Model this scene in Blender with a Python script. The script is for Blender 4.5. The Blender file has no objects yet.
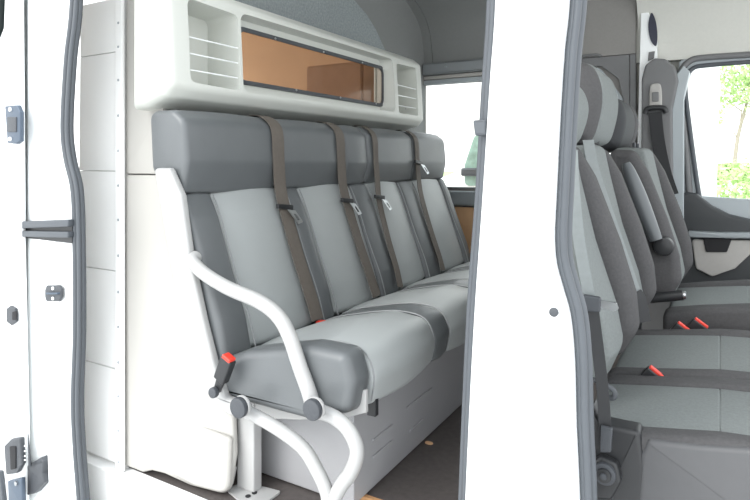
import bpy, bmesh, math, random
from mathutils import Vector, Matrix
from mathutils.geometry import tessellate_polygon
random.seed(7)
PI = math.pi
C = bpy.context.scene.collection
# ------------------------------------------------------------------ camera model (28 mm lens, looking 30.6 deg left of across-the-van)
FP = 583.0; YAW = math.atan(345/583); EYE = .8
cc, ss = math.cos(YAW), math.sin(YAW)
def _ray(px, py):
    u = (px-375)/FP; v = -(py-162)/FP
    return Vector((u*cc-ss, cc+u*ss, v))
def atY(px, py, Y): r = _ray(px, py); t = Y/r.y; return Vector((r.x*t, Y, EYE+r.z*t))
def atX(px, py, X): r = _ray(px, py); t = X/r.x; return Vector((X, r.y*t, EYE+r.z*t))
def atZ(px, py, Z): r = _ray(px, py); t = (Z-EYE)/r.z; return (r.x*t, r.y*t)
def xz(px, py, Y): p = atY(px, py, Y); return (p.x, p.z)
def yz(px, py, X): p = atX(px, py, X); return (p.y, p.z)
# ------------------------------------------------------------------ materials
def mat(name, col, rough=.5, metal=0., spec=.5, noise=0., nscale=30., bump=0., bscale=200., coat=0.):
    m = bpy.data.materials.new(name); m.use_nodes = True
    nt = m.node_tree; b = nt.nodes['Principled BSDF']
    b.inputs['Base Color'].default_value = (*col, 1); b.inputs['Roughness'].default_value = rough
    b.inputs['Metallic'].default_value = metal; b.inputs['Specular IOR Level'].default_value = spec
    b.inputs['Coat Weight'].default_value = coat
    tc = nt.nodes.new('ShaderNodeTexCoord')
    if noise:
        n = nt.nodes.new('ShaderNodeTexNoise'); n.inputs['Scale'].default_value = nscale; n.inputs['Detail'].default_value = 5
        nt.links.new(tc.outputs['Object'], n.inputs['Vector'])
        mx = nt.nodes.new('ShaderNodeMix'); mx.data_type = 'RGBA'
        mx.inputs['A'].default_value = (*[max(0, c*(1-noise)) for c in col], 1)
        mx.inputs['B'].default_value = (*[min(1, c*(1+noise)) for c in col], 1)
        nt.links.new(n.outputs['Fac'], mx.inputs['Factor']); nt.links.new(mx.outputs['Result'], b.inputs['Base Color'])
    if bump:
        n2 = nt.nodes.new('ShaderNodeTexNoise'); n2.inputs['Scale'].default_value = bscale; n2.inputs['Detail'].default_value = 3
        nt.links.new(tc.outputs['Object'], n2.inputs['Vector'])
        bp = nt.nodes.new('ShaderNodeBump'); bp.inputs['Strength'].default_value = bump; bp.inputs['Distance'].default_value = .004
        nt.links.new(n2.outputs['Fac'], bp.inputs['Height']); nt.links.new(bp.outputs['Normal'], b.inputs['Normal'])
    return m
M = dict(
 paint=mat('white_body_paint', (.87, .89, .89), .28, coat=.3),
 plastic=mat('off_white_moulded_plastic', (.42, .41, .385), .5, noise=.02, nscale=8),
 unitp=mat('cream_moulded_plastic', (.60, .615, .575), .42, noise=.02, nscale=8),
 lining=mat('pale_grey_lining_panel', (.80, .80, .79), .55, noise=.02, nscale=6),
 frame=mat('white_powder_coated_steel', (.41, .41, .405), .32, noise=.03, nscale=20),
 box=mat('grey_white_seat_box_steel', (.33, .33, .34), .45, noise=.05, nscale=9),
 dvinyl=mat('dark_grey_vinyl', (.118, .127, .132), .36, noise=.08, nscale=14, bump=.10, bscale=420),
 lvinyl=mat('light_grey_vinyl', (.35, .37, .37), .40, noise=.05, nscale=12, bump=.08, bscale=420),
 piping=mat('grey_piping', (.24, .25, .255), .4),
 web=mat('brown_grey_belt_webbing', (.125, .108, .092), .7, noise=.15, nscale=90),
 webg=mat('grey_belt_webbing', (.20, .22, .22), .6, noise=.1, nscale=90),
 webb=mat('black_belt_webbing', (.014, .015, .017), .6, noise=.1, nscale=90),
 black=mat('black_plastic', (.022, .023, .025), .4),
 cap=mat('charcoal_plastic_cap', (.055, .06, .068), .5, bump=.2, bscale=300),
 red=mat('red_buckle_button', (.75, .05, .03), .4),
 chrome=mat('bright_steel', (.42, .43, .44), .3, metal=1.),
 rubber=mat('grey_rubber_seal', (.075, .084, .095), .5, noise=.08, nscale=20),
 hole=mat('dark_recess', (.015, .015, .017), .8),
 steelblue=mat('zinc_plated_steel', (.075, .10, .135), .4, metal=.3),
 floor=mat('brown_grey_phenolic_floor', (.085, .074, .070), .55, noise=.35, nscale=60, bump=.15, bscale=350),
 plyedge=mat('plywood_edge', (.55, .30, .14), .7, noise=.2, nscale=60),
 ply=mat('orange_plywood', (.66, .40, .22), .6, noise=.10, nscale=7),
 brown=mat('brown_board', (.46, .25, .14), .6, noise=.1, nscale=20),
 carpet=mat('blue_grey_carpet_lining', (.30, .33, .335), .95, spec=.1, noise=.4, nscale=110, bump=.8, bscale=160),
 head=mat('grey_headliner', (.235, .242, .238), .9, spec=.15, noise=.04, nscale=60),
 cabhead=mat('pale_cab_headliner', (.60, .60, .56), .9, spec=.15, noise=.04, nscale=80),
 cabpan=mat('warm_grey_cab_panel', (.27, .262, .25), .8, spec=.2, noise=.07, nscale=120),
 cabdark=mat('mid_grey_cab_trim', (.16, .162, .165), .6, noise=.05, nscale=60),
 bartrim=mat('grey_metal_cant_rail', (.26, .28, .29), .5),
 dfab=mat('dark_grey_seat_fabric', (.080, .079, .081), .85, spec=.2, noise=.22, nscale=160, bump=.3, bscale=400),
 lfab=mat('light_grey_seat_fabric', (.172, .187, .185), .85, spec=.2, noise=.20, nscale=180, bump=.3, bscale=400),
 door=mat('charcoal_door_card', (.036, .040, .043), .55, noise=.05, nscale=60),
 beige=mat('warm_grey_door_inlay', (.42, .41, .39), .75, noise=.05, nscale=90),
 silver=mat('silver_grey_trim', (.30, .33, .345), .35),
 winframe=mat('blue_grey_window_frame', (.37, .41, .43), .4),
 lowplastic=mat('grey_seat_base_plastic', (.085, .086, .09), .55, noise=.05, nscale=60),
 armr=mat('grey_armrest_plastic', (.10, .11, .117), .4),
 pvglass=mat('vehicle_glass_green_reflection', (.22, .33, .29), .15, noise=.6, nscale=14),  # mottled green reflection painted into the opaque glass colour
 ground=mat('pale_asphalt', (.72, .72, .71), .9, noise=.08, nscale=3),
 grass=mat('grass', (.42, .58, .22), .9, noise=.3, nscale=6),
 leaf=mat('pale_green_leaves', (.50, .66, .30), .7, noise=.35, nscale=3),
 bark=mat('grey_bark', (.35, .31, .25), .9, noise=.3, nscale=20),
 carwhite=mat('white_vehicle_paint', (.86, .87, .87), .3),
 sticker=mat('dark_sticker', (.02, .022, .045), .4),
)
def glass(name, col, tintfac, rough=.02):
    m = bpy.data.materials.new(name); m.use_nodes = True; nt = m.node_tree
    for n in list(nt.nodes):
        if n.type != 'OUTPUT_MATERIAL': nt.nodes.remove(n)
    out = nt.nodes['Material Output']
    t = nt.nodes.new('ShaderNodeBsdfTransparent'); t.inputs['Color'].default_value = (*col, 1)
    g = nt.nodes.new('ShaderNodeBsdfGlossy'); g.inputs['Roughness'].default_value = rough
    f = nt.nodes.new('ShaderNodeLayerWeight'); f.inputs['Blend'].default_value = .12
    mu = nt.nodes.new('ShaderNodeMath'); mu.operation = 'MULTIPLY'; mu.inputs[1].default_value = tintfac
    mx = nt.nodes.new('ShaderNodeMixShader')
    nt.links.new(f.outputs['Fresnel'], mu.inputs[0]); nt.links.new(mu.outputs[0], mx.inputs['Fac'])
    nt.links.new(t.outputs[0], mx.inputs[1]); nt.links.new(g.outputs[0], mx.inputs[2]); nt.links.new(mx.outputs[0], out.inputs['Surface'])
    return m
M['glass'] = glass('clear_window_glass', (.96, .98, .97), .6)
M['dglass'] = glass('dark_window_glass', (.10, .12, .12), 1.)
M['tint'] = glass('brown_tinted_pane', (.80, .76, .72), .5)

# ------------------------------------------------------------------ mesh helpers
def wloc(o):
    v = Vector((0, 0, 0))
    while o is not None: v += o.location; o = o.parent
    return v
class MB:
    def __init__(s): s.v = []; s.f = []
    def add(s, vs, fs):
        n = len(s.v); s.v += [Vector(v) for v in vs]; s.f += [tuple(i+n for i in f) for f in fs]; return s
    def box(s, x0, x1, y0, y1, z0, z1):
        x0, x1 = sorted((x0, x1)); y0, y1 = sorted((y0, y1)); z0, z1 = sorted((z0, z1))
        return s.add([(x0,y0,z0),(x1,y0,z0),(x1,y1,z0),(x0,y1,z0),(x0,y0,z1),(x1,y0,z1),(x1,y1,z1),(x0,y1,z1)],
                     [(0,3,2,1),(4,5,6,7),(0,1,5,4),(1,2,6,5),(2,3,7,6),(3,0,4,7)])
    def tube(s, path, r, seg=14, caps=True):
        path = [Vector(p) for p in path]; n = len(path)
        rr = r if isinstance(r, (list, tuple)) else [r]*n
        T = []
        for i in range(n):
            a = path[max(0, i-1)]; b = path[min(n-1, i+1)]; T.append((b-a).normalized())
        up = Vector((0, 0, 1)) if abs(T[0].z) < .9 else Vector((1, 0, 0))
        N = (up - T[0]*up.dot(T[0])).normalized(); vs = []
        for i in range(n):
            N = (N - T[i]*N.dot(T[i])).normalized(); B = T[i].cross(N)
            for k in range(seg):
                a = 2*PI*k/seg; vs.append(path[i] + (N*math.cos(a) + B*math.sin(a))*rr[i])
        fs = [(i*seg+k, i*seg+(k+1) % seg, (i+1)*seg+(k+1) % seg, (i+1)*seg+k) for i in range(n-1) for k in range(seg)]
        if caps: fs += [tuple(range(seg))[::-1], tuple((n-1)*seg+k for k in range(seg))]
        return s.add(vs, fs)
    def cyl(s, a, b, r, seg=24, r2=None, bev=0.):
        a = Vector(a); b = Vector(b); r2 = r if r2 is None else r2; d = (b-a).normalized()
        if bev: return s.tube([a, a+d*bev*.3, a+d*bev, b-d*bev, b-d*bev*.3, b], [r-bev, r-bev*.3, r, r2, r2-bev*.3, r2-bev], seg)
        return s.tube([a, b], [r, r2], seg)
    def ribbon(s, path, w, t=.0016):           # w: width vector (full), strip with thickness along local normal
        path = [Vector(p) for p in path]; w = Vector(w); n = len(path); vs = []
        for i in range(n):
            T = (path[min(n-1, i+1)]-path[max(0, i-1)]).normalized(); wn = (w - T*w.dot(T)).normalized()*w.length
            N = T.cross(wn).normalized()*t
            for q in (-.5, .5):
                for k in (-.5, .5): vs.append(path[i]+wn*q+N*k)
        fs = []
        for i in range(n-1):
            a = 4*i; b = a+4
            fs += [(a, a+1, b+1, b), (a+2, b+2, b+3, a+3), (a, b, b+2, a+2), (a+1, a+3, b+3, b+1)]
        fs += [(0, 2, 3, 1), (4*n-4, 4*n-3, 4*n-1, 4*n-2)]
        return s.add(vs, fs)
    def ell(s, c, r, seg=20, rings=12, e=1.):  # (super)ellipsoid
        f = lambda v: math.copysign(abs(v)**e, v); c = Vector(c); vs = []; fs = []
        for i in range(rings+1):
            th = -PI/2 + PI*i/rings
            for k in range(seg):
                ph = 2*PI*k/seg
                vs.append(c+Vector((r[0]*f(math.cos(th))*f(math.cos(ph)), r[1]*f(math.cos(th))*f(math.sin(ph)), r[2]*f(math.sin(th)))))
        for i in range(rings):
            for k in range(seg): fs.append((i*seg+k, i*seg+(k+1) % seg, (i+1)*seg+(k+1) % seg, (i+1)*seg+k))
        return s.add(vs, fs)
    def plate(s, outer, holes, plane, a0, a1, warp=None):
        loops = [list(outer)] + [list(h) for h in holes]
        tri = tessellate_polygon([[Vector((p[0], p[1], 0)) for p in l] for l in loops])
        flat = [p for l in loops for p in l]; n = len(flat)
        vs = [mp(plane, p[0], p[1], a0) for p in flat] + [mp(plane, p[0], p[1], a1) for p in flat]
        fs = [tuple(t) for t in tri] + [tuple(i+n for i in t)[::-1] for t in tri]; o = 0
        for l in loops:
            m = len(l)
            for i in range(m): fs.append((o+i, o+(i+1) % m, n+o+(i+1) % m, n+o+i))
            o += m
        if warp: vs = [warp(Vector(v)) for v in vs]
        return s.add(vs, fs)
    def rprism(s, poly, plane, a0, a1, r=.01, seg=4, puff=0., nm=1, warp=None):   # prism with rounded-over ends, optional puffed middle
        n = len(poly); P = [Vector((p[0], p[1])) for p in poly]
        area = sum(P[i].x*P[(i+1) % n].y-P[(i+1) % n].x*P[i].y for i in range(n))
        if area < 0: P = P[::-1]
        nor = []
        for i in range(n):
            e1 = P[i]-P[i-1]; e2 = P[(i+1) % n]-P[i]
            n1 = Vector((e1.y, -e1.x)).normalized(); n2 = Vector((e2.y, -e2.x)).normalized()
            m = (n1+n2); m = m.normalized() if m.length > 1e-6 else n1
            nor.append(m/max(.5, m.dot(n1)))
        rings = []
        for k in range(seg+1):
            a = PI/2*k/seg; rings.append((a0+r*(1-math.sin(a)), r*(1-math.cos(a))))
        rings = rings[::-1] if False else [(a0+r*(1-math.cos(PI/2*k/seg)), r*(1-math.sin(PI/2*k/seg))) for k in range(seg+1)]
        mids = [(a0+r+(a1-a0-2*r)*j/(nm+1), -puff*math.sin(PI*j/(nm+1))) for j in range(1, nm+1)]
        ends = [(a1-(q[0]-a0), q[1]) for q in rings][::-1]
        R = rings+mids+ends; vs = []
        for (a, off) in R:
            for i in range(n):
                q = P[i]-nor[i]*off; vs.append(mp(plane, q.x, q.y, a))
        L = len(R)
        fs = [(j*n+i, j*n+(i+1) % n, (j+1)*n+(i+1) % n, (j+1)*n+i) for j in range(L-1) for i in range(n)]
        for base, rev in ((0, True), ((L-1)*n, False)):
            tri = tessellate_polygon([[Vector((p.x, p.y, 0)) for p in P]])
            fs += [tuple(base+i for i in (t if not rev else t[::-1])) for t in tri]
        if warp: vs = [warp(Vector(v)) for v in vs]
        return s.add(vs, fs)
    def build(s, name, m, parent=None, smooth=40, bevel=0., subsurf=0):
        me = bpy.data.meshes.new(name); off = wloc(parent)
        me.from_pydata([v-off for v in s.v], [], s.f); me.validate()
        bm = bmesh.new(); bm.from_mesh(me); bmesh.ops.remove_doubles(bm, verts=bm.verts, dist=1e-6)
        bmesh.ops.recalc_face_normals(bm, faces=bm.faces); bm.to_mesh(me); bm.free()
        me.materials.append(M[m] if isinstance(m, str) else m)
        o = bpy.data.objects.new(name, me); C.objects.link(o)
        if parent is not None: o.parent = parent
        if smooth:
            for p in me.polygons: p.use_smooth = True
            bm = bmesh.new(); bm.from_mesh(me); lim = math.radians(smooth)
            for e in bm.edges:
                if len(e.link_faces) == 2 and e.calc_face_angle(0) > lim: e.smooth = False
            bm.to_mesh(me); bm.free()
        if bevel:
            b = o.modifiers.new('bevel', 'BEVEL'); b.width = bevel; b.segments = 3; b.limit_method = 'ANGLE'; b.angle_limit = math.radians(50)
            b.harden_normals = False
        return o
def mp(plane, p, q, a):
    return Vector((p, a, q)) if plane == 'XZ' else Vector((a, p, q)) if plane == 'YZ' else Vector((p, q, a))
def rc(pts, r=.01, seg=5):                      # round the corners of a polygon; pts may carry their own radius
    out = []; n = len(pts)
    for i in range(n):
        p = Vector(pts[i][:2]); ri = pts[i][2] if len(pts[i]) > 2 else r
        a = Vector(pts[i-1][:2]); b = Vector(pts[(i+1) % n][:2])
        da = (a-p); db = (b-p); la = da.length; lb = db.length
        if la < 1e-7 or lb < 1e-7 or ri <= 0: out.append((p.x, p.y)); continue
        ang = da.angle(db); d = min(ri/max(math.tan(ang/2), .05), la*.48, lb*.48)
        A = p+da/la*d; B = p+db/lb*d
        for k in range(seg+1):
            t = k/seg; q = A*(1-t)**2+p*2*t*(1-t)+B*t*t; out.append((q.x, q.y))
    return out
def spl(pts, n=8):                              # Catmull-Rom through 2-D or 3-D points
    P = [Vector(p) for p in pts]; out = []
    for i in range(len(P)-1):
        p0 = P[max(0, i-1)]; p1 = P[i]; p2 = P[i+1]; p3 = P[min(len(P)-1, i+2)]
        for k in range(n):
            t = k/n; out.append(.5*((2*p1)+(p2-p0)*t+(2*p0-5*p1+4*p2-p3)*t*t+(3*p1-p0-3*p2+p3)*t**3))
    out.append(P[-1]); return out
def cspl(pts, n=6):                             # closed spline, tuples
    P = [Vector(p) for p in pts]; L = len(P); out = []
    for i in range(L):
        p0, p1, p2, p3 = P[i-1], P[i], P[(i+1) % L], P[(i+2) % L]
        for k in range(n):
            t = k/n; q = .5*((2*p1)+(p2-p0)*t+(2*p0-5*p1+4*p2-p3)*t*t+(3*p1-p0-3*p2+p3)*t**3); out.append((q.x, q.y))
    return out
def rect(x0, x1, z0, z1, r=0.):
    p = [(x0, z0), (x1, z0), (x1, z1), (x0, z1)]
    return rc(p, r, 6) if r else p
def circ(x, z, r, n=20): return [(x+r*math.cos(2*PI*k/n), z+r*math.sin(2*PI*k/n)) for k in range(n)]
def thing(name, label, cat, loc, group=None):
    o = bpy.data.objects.new(name, None); o.empty_display_size = .1; C.objects.link(o); o.location = loc
    o['label'] = label; o['category'] = cat
    if group: o['group'] = group
    return o
def tag(o, label, cat, group=None, kind=None):
    o['label'] = label; o['category'] = cat
    if group: o['group'] = group
    if kind: o['kind'] = kind
    return o
def struct(o, label=None):
    o['kind'] = 'structure'
    if label: o['label'] = label
    return o
def lab(o, t): o['label'] = t; return o

# ================================================================== SETTING
YW = 3.05
# ---- floors
f = MB(); f.plate([(-3.2, .967), (-.76, .967), (-.76, 1.20), (.9, 1.20), (.9, YW), (-3.2, YW)], [], 'XY', -.03, 0)
fl = struct(f.build('floor', 'floor'), 'brown-grey phenolic wood load floor')
MB().box(-.755, .9, 1.188, 1.199, -.03, -.001).build('floor_edge', 'plyedge', fl)
struct(MB().box(-1.6, .9, .90, 1.185, -.30, -.27).build('floor', 'floor'), 'dark step well floor below the side door')
struct(MB().box(-.755, .9, 1.186, 1.20, -.27, -.031).build('trim_1', 'cabdark'), 'step riser')
# ---- sill board
s = MB(); s.box(-1.62, -.765, .950, .966, -.135, -.004); s.box(-1.62, -.765, .945, .985, -.004, .002)
sb = struct(s.build('trim_2', 'lining', bevel=.002), 'white sill board under the lining panel')
struct(MB().box(-1.62, -.765, .955, .98, -.27, -.137).build('trim_3', 'black'), 'black lower sill')
# ---- lining panel left of the rivets (slopes inward towards the roof)
WN = lambda v: Vector((v.x-.112*v.z, v.y+.08*v.z, v.z))
l = MB()
zs = [-.0, .222, .442, .70, .957, 1.255]
zs = [atY(100, y, .965+.06).z for y in (459, 357, 267, 171, 51, -6)]
zs[0] = .012
for a, b in zip(zs[:-1], zs[1:]):
    l.rprism(rect(-1.53, -1.345, a+.0007, b-.0007), 'XZ', .966, .978, .003, 2, warp=WN)
l.plate(rect(-1.53, -1.33, .0, zs[-1]), [], 'XZ', .9792, .985, WN)
struct(l.build('wall_side_lining', 'lining'), 'pale grey side lining panel with horizontal grooves')
r = MB(); r.plate(rect(-1.348, -1.318, .004, 1.5), [], 'XZ', .956, .9655, WN)
rs = struct(r.build('trim_4', 'lining', bevel=.002), 'riveted edge strip')
for y in (9, 36, 73, 112, 150, 187, 223, 260, 297, 332, 367, 400, 433, 463):
    p = atY(121.5, y, .96); q = WN(Vector((-1.334, .956, p.z)))
    MB().ell(q, (.0038, .0026, .0038), 12, 8).build('rivet', 'silver', rs)
# ---- moulded closure beside the bench, leans inward with height
WC = lambda v: Vector((v.x-.112*v.z*max(0, min(1, (-1.0-v.x)/.33)), v.y+.15*(v.x+1.34)+.085*v.z, v.z))
out = [(-1.33, .012)] + [(-1.30, .008), (-1.25, .006), (-1.215, .016), (-1.17, .012), (-1.10, .0), (-1.04, -.0, .0)]
out = [(-1.33, .012, 0), (-1.27, .006, 0), (-1.24, .016, 0), (-1.20, .016, 0), (-1.12, .004, 0), (-1.01, .004, .03), (-1.0, .10, 0), (-1.01, .20, 0), (-1.10, .40, 0), (-1.20, .70, 0), (-1.21, .765, 0), (-1.33, .765, 0)]
cl = MB(); cl.rprism(rc(out, .02, 5), 'XZ', .968, .985, .006, 3, warp=WC)
clo = struct(cl.build('wall_bench_side', 'plastic'), 'off-white moulded closure behind the bench')
lw = [(-1.26, .165, .01), (-1.003, .142, .01), (-1.0, .012, .03), (-1.10, .008, 0), (-1.17, .016, .0), (-1.262, .028, .01)]
MB().rprism(rc(lw, .01, 5), 'XZ', .955, .972, .010, 4, warp=lambda v: WC(v)+Vector((0, .018*max(0, min(1, (-1.06-v.x)/.18)), 0))).build('lower_bulge', 'plastic', clo)
up = MB(); up.rprism(rc([(-1.33, .7675, 0), (-1.21, .7675, 0), (-1.21, .88, 0), (-1.235, .93, 0), (-1.20, .99, 0), (-1.20, 1.5, 0), (-1.33, 1.5, 0)], .0), 'XZ', .969, .985, .004, 3, warp=WC)
up.build('upper_panel', 'plastic', clo)
# ---- bulkhead
Xb = -1.47
win = rc([yz(228, 24, Xb+.03), yz(228, 80, Xb+.03), yz(384, 106, Xb+.03), yz(384, 68, Xb+.03)], .03)
WY0, WY1, WZ0, WZ1 = 1.22, 2.80, .98, 1.34
b = MB(); b.plate([(1.09, -.0), (3.04, 0), (3.049, 1.30), (3.045, 1.54), (2.95, 1.66), (2.7, 1.74), (2.3, 1.79), (1.15, 1.80), (1.10, 1.6)], [rect(WY0, WY1, WZ0, WZ1, .035)], 'YZ', Xb-.03, Xb)
bk = struct(b.build('wall_rear', 'head'), 'grey bulkhead behind the rear bench')
cpt = [yz(384, 50, Xb), yz(375, 30, Xb), yz(366, 15, Xb), yz(353, 0, Xb), yz(338, -14, Xb)]
MB().plate([(1.13, 1.315), (cpt[0][0], 1.315)]+cpt+[(1.16, cpt[-1][1])], [], 'YZ', Xb+.001, Xb+.006).build('carpet_panel', 'carpet', bk)
# ---- cargo bay seen through it
struct(MB().box(-3.2, Xb-.04, YW-.03, YW-.002, 0, 1.845).build('wall_cargo_far', 'ply'), 'orange plywood lining of the load bay')
struct(MB().box(-3.2, -1.62, .93, .96, 0, 1.85).build('wall_cargo_near', 'paint'))
struct(MB().box(-3.2, -1.53, .93, 3.1, 1.86, 1.88).build('ceiling_cargo', 'paint'))
cab = thing('storage_cabinet', 'brown wooden cabinet in the load bay seen through the bulkhead window', 'cabinet', (-1.9, 2.8, 0))
MB().box(-1.99, -1.62, 2.62, 3.015, .001, 1.335).build('body', 'brown', cab, bevel=.003)
MB().box(-1.98, -1.63, 2.60, 2.619, .03, 1.325).build('door', 'brown', cab, bevel=.003)
MB().cyl((-1.95, 2.60, .75), (-1.95, 2.57, .75), .012).build('knob', 'chrome', cab)
# ---- far wall of the passenger compartment (window_2 opening)
W2 = rc([(-1.75, .66), (-.50, .66), (-.428, .80), (-.428, 1.10), (-.52, 1.243), (-1.75, 1.243)], .05)
b = MB(); b.plate([(-1.50, 0), (-.345, 0), (-.345, 1.30), (-1.50, 1.30)], [[(max(-1.475, p[0]), p[1]) for p in W2]], 'XZ', YW, YW+.03)
fw = struct(b.build('wall_far', 'cabpan'), 'grey far side wall')
g = MB(); g.plate([(p[0], p[1]) for p in rc([(-1.50, .655), (-.485, .655), (-.405, .79), (-.405, 1.11), (-.51, 1.268), (-1.50, 1.268)], .05)], [[(max(-1.475, p[0]), p[1]) for p in W2]], 'XZ', YW-.012, YW+.012)
w2 = struct(g.build('window_2', 'winframe', bevel=.003), 'far side rear window frame')
MB().plate([(max(-1.475, p[0]), p[1]) for p in W2], [], 'XZ', YW+.013, YW+.017).build('pane', 'glass', w2)
# lower trims of the far wall
struct(MB().rprism(rc([(-1.465, .56), (-.50, .56), (-.50, .64), (-1.465, .64)], .01), 'XZ', YW-.05, YW-.013, .01).build('trim_5', 'silver'), 'grey ledge under the far window')
struct(MB().box(-1.38, -.5, YW-.028, YW-.014, .30, .55).build('trim_6', 'ply'), 'orange plywood lower lining')
# cant rail with bolt above window, paint strip
struct(MB().box(-1.465, -.62, YW-.02, YW-.001, 1.272, 1.29).build('trim_7', 'plastic'), 'white strip over the far window')
cr = struct(MB().rprism(rc([(-1.465, 1.295), (-.60, 1.295), (-.60, 1.36), (-1.465, 1.36)], .006), 'XZ', YW-.045, YW-.001, .008).build('trim_8', 'bartrim'), 'grey cant rail')
MB().ell((-1.32, YW-.046, 1.335), (.009, .005, .007)).build('bolt', 'silver', cr)
# ---- roof lining, curved, two panels with a joint
prof = [(YW, 1.36), (YW-.02, 1.46), (YW-.05, 1.545), (YW-.14, 1.63), (YW-.35, 1.71), (2.3, 1.76), (1.7, 1.78), (1.25, 1.76), (1.13, 1.70), (1.09, 1.6)]
pr = [(p.x, p.y) for p in spl(prof, 6)]
th = [(p[0], p[1]+.02) for p in pr][::-1]
def roof(name, x0, x1, m, lb): return struct(MB().plate(pr+th, [], 'YZ', x0, x1).build(name, m, smooth=60), lb)
jx = atY(424, 50, YW).x
roof('ceiling', -1.50, -1.42, 'head', 'rear roof lining panel'); roof('ceiling', -1.417, -.62, 'head', 'middle roof lining panel')
cb = [(YW, 1.30), (YW-.012, 1.40), (YW-.05, 1.50), (YW-.14, 1.58), (YW-.35, 1.65), (2.3, 1.69), (1.7, 1.70), (1.25, 1.66), (1.10, 1.60)]
pr2 = [(p.x, p.y) for p in spl(cb, 6)]; th2 = [(p[0], p[1]+.02) for p in pr2][::-1]
struct(MB().plate(pr2+th2, [], 'YZ', -.335, .75).build('ceiling', 'cabhead', smooth=60), 'pale cab headliner')
struct(MB().plate([(p[0], p[1]+.021) for p in pr]+[(p[0], p[1]+.03) for p in pr][::-1], [], 'YZ', -1.50, -.62).build('ceiling', 'black'), 'added black backing that shuts out light behind the lining joint')  # black backing added so no daylight shows through the lining joint
struct(MB().box(-1.53, -.62, YW+.001, YW+.02, 1.302, 1.5).build('joint_light_block', 'black'))  # hidden black block added to stop light leaking in at the joint end
# outer roof
struct(MB().box(-3.2, .75, .95, 3.08, 1.90, 1.93).build('roof', 'paint'))
struct(MB().box(-.62, 1.0, YW+.03, YW+.06, 1.30, 1.95).build('wall_far_header', 'cabhead'))
struct(MB().box(-.40, -.13, YW+.052, YW+.07, -.3, .9).build('wall_far_pillar', 'cabdark'))
struct(MB().box(-.40, -.13, YW+.052, YW+.07, .901, 1.5).build('wall_far_pillar', 'cabhead'))
struct(MB().box(-.345, 1.0, YW-.005, YW+.045, 1.275, 1.7).build('trim_21', 'cabhead'), 'headliner edge over the driver door')
# upper cab wall panel between window and white pillar strip
zt = atY(600, 57, YW-.03).z
pm = [(-.66, zt+.003), (-.36, zt+.003), (-.36, 1.95), (-.66, 1.95)]
struct(MB().box(-.615, -.345, YW-.03, YW-.005, zt+.003, 1.60).build('wall_far_upper', 'cabpan'), 'warm grey fabric panel above the window')
lwp = MB(); lwp.plate([(-.615, 1.27), (-.50, 1.27), (-.42, 1.20), (-.40, 1.10), (-.40, .3), (-.372, .3), (-.372, zt), (-.615, zt)], [], 'XZ', YW-.03, YW-.013)
lp = struct(lwp.build('wall_far_lower', 'cabdark', bevel=.002), 'grey trim round the window corner')
struct(MB().box(-.370, -.345, YW-.034, YW-.013, .3, zt).build('trim_9', 'cabdark', bevel=.002))
MB().tube(spl([(-.60, YW-.034, 1.315), (-.58, YW-.036, 1.325), (-.52, YW-.036, 1.325), (-.50, YW-.034, 1.315)], 4), .007).build('coat_hook', 'cabdark', lp)
struct(MB().box(-.62, -.597, YW-.06, YW, 1.27, 1.78).build('trim_10', 'head'))

# ---- far B-pillar: painted strip + trim cover + oval hole + tag
bp = MB(); bp.plate([xz(641, 10, YW-.05), xz(648, 10, YW-.05), xz(657, 40, YW-.05), xz(657, 84, YW-.05), xz(646, 90, YW-.05), xz(640, 200, YW-.05), xz(636, 200, YW-.05)], [], 'XZ', YW-.05, YW-.01)
bpo = struct(bp.build('trim_11', 'paint', bevel=.002), 'white painted pillar strip')
MB().plate(cspl([xz(652, 13, YW-.052), xz(656, 22, YW-.052), xz(657.5, 36, YW-.052), xz(656, 46, YW-.052), xz(651, 41, YW-.052), xz(648.5, 30, YW-.052), xz(649, 20, YW-.052)]), [], 'XZ', YW-.056, YW-.0505).build('oval_hole_cover', 'sticker', bpo)
MB().plate([xz(650, 54, YW), xz(656, 53, YW), xz(655, 60, YW), xz(649, 63, YW)], [], 'XZ', YW-.056, YW-.0505).build('clip', 'cabdark', bpo)
Yp = YW-.06
bc = MB(); bc.rprism(rc([xz(641.5, 200, Yp), xz(642.5, 80, Yp, ), xz(646, 66, Yp), xz(655, 59, Yp), xz(666, 60, Yp), xz(676, 68, Yp), xz(679, 82, Yp), xz(673, 110, Yp), xz(674, 200, Yp)], .03), 'XZ', Yp-.04, Yp+.03, .012)
struct(bc.build('trim_12', 'cabdark'), 'grey driver-side pillar cover')
struct(MB().plate([xz(670, 200, Yp), xz(671, 110, Yp), xz(676, 76, Yp), xz(684, 66, Yp), xz(690, 72, Yp), xz(684, 100, Yp), xz(684, 200, Yp), xz(684, 260, Yp), xz(668, 260, Yp)], [], 'XZ', Yp-.02, Yp+.04).build('trim_13', 'winframe', bevel=.004), 'pale door aperture edge')
# ---- driver's door: frame, glass, card
Yd = YW+.0
wo = rc([xz(697, 196, Yd), xz(687, 84, Yd), xz(693, 68, Yd), (.95, 1.275), (.95, .60)], .03)
d = MB(); d.plate([xz(674, 330, Yd), xz(676, 120, Yd), xz(679, 62, Yd), xz(688, 55, Yd), (1.05, 1.335), (1.05, -.1), (-.15, -.1)], [wo], 'XZ', Yd, Yd+.05)
dr = struct(d.build('door_1', 'winframe', bevel=.004), 'driver door')
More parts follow.
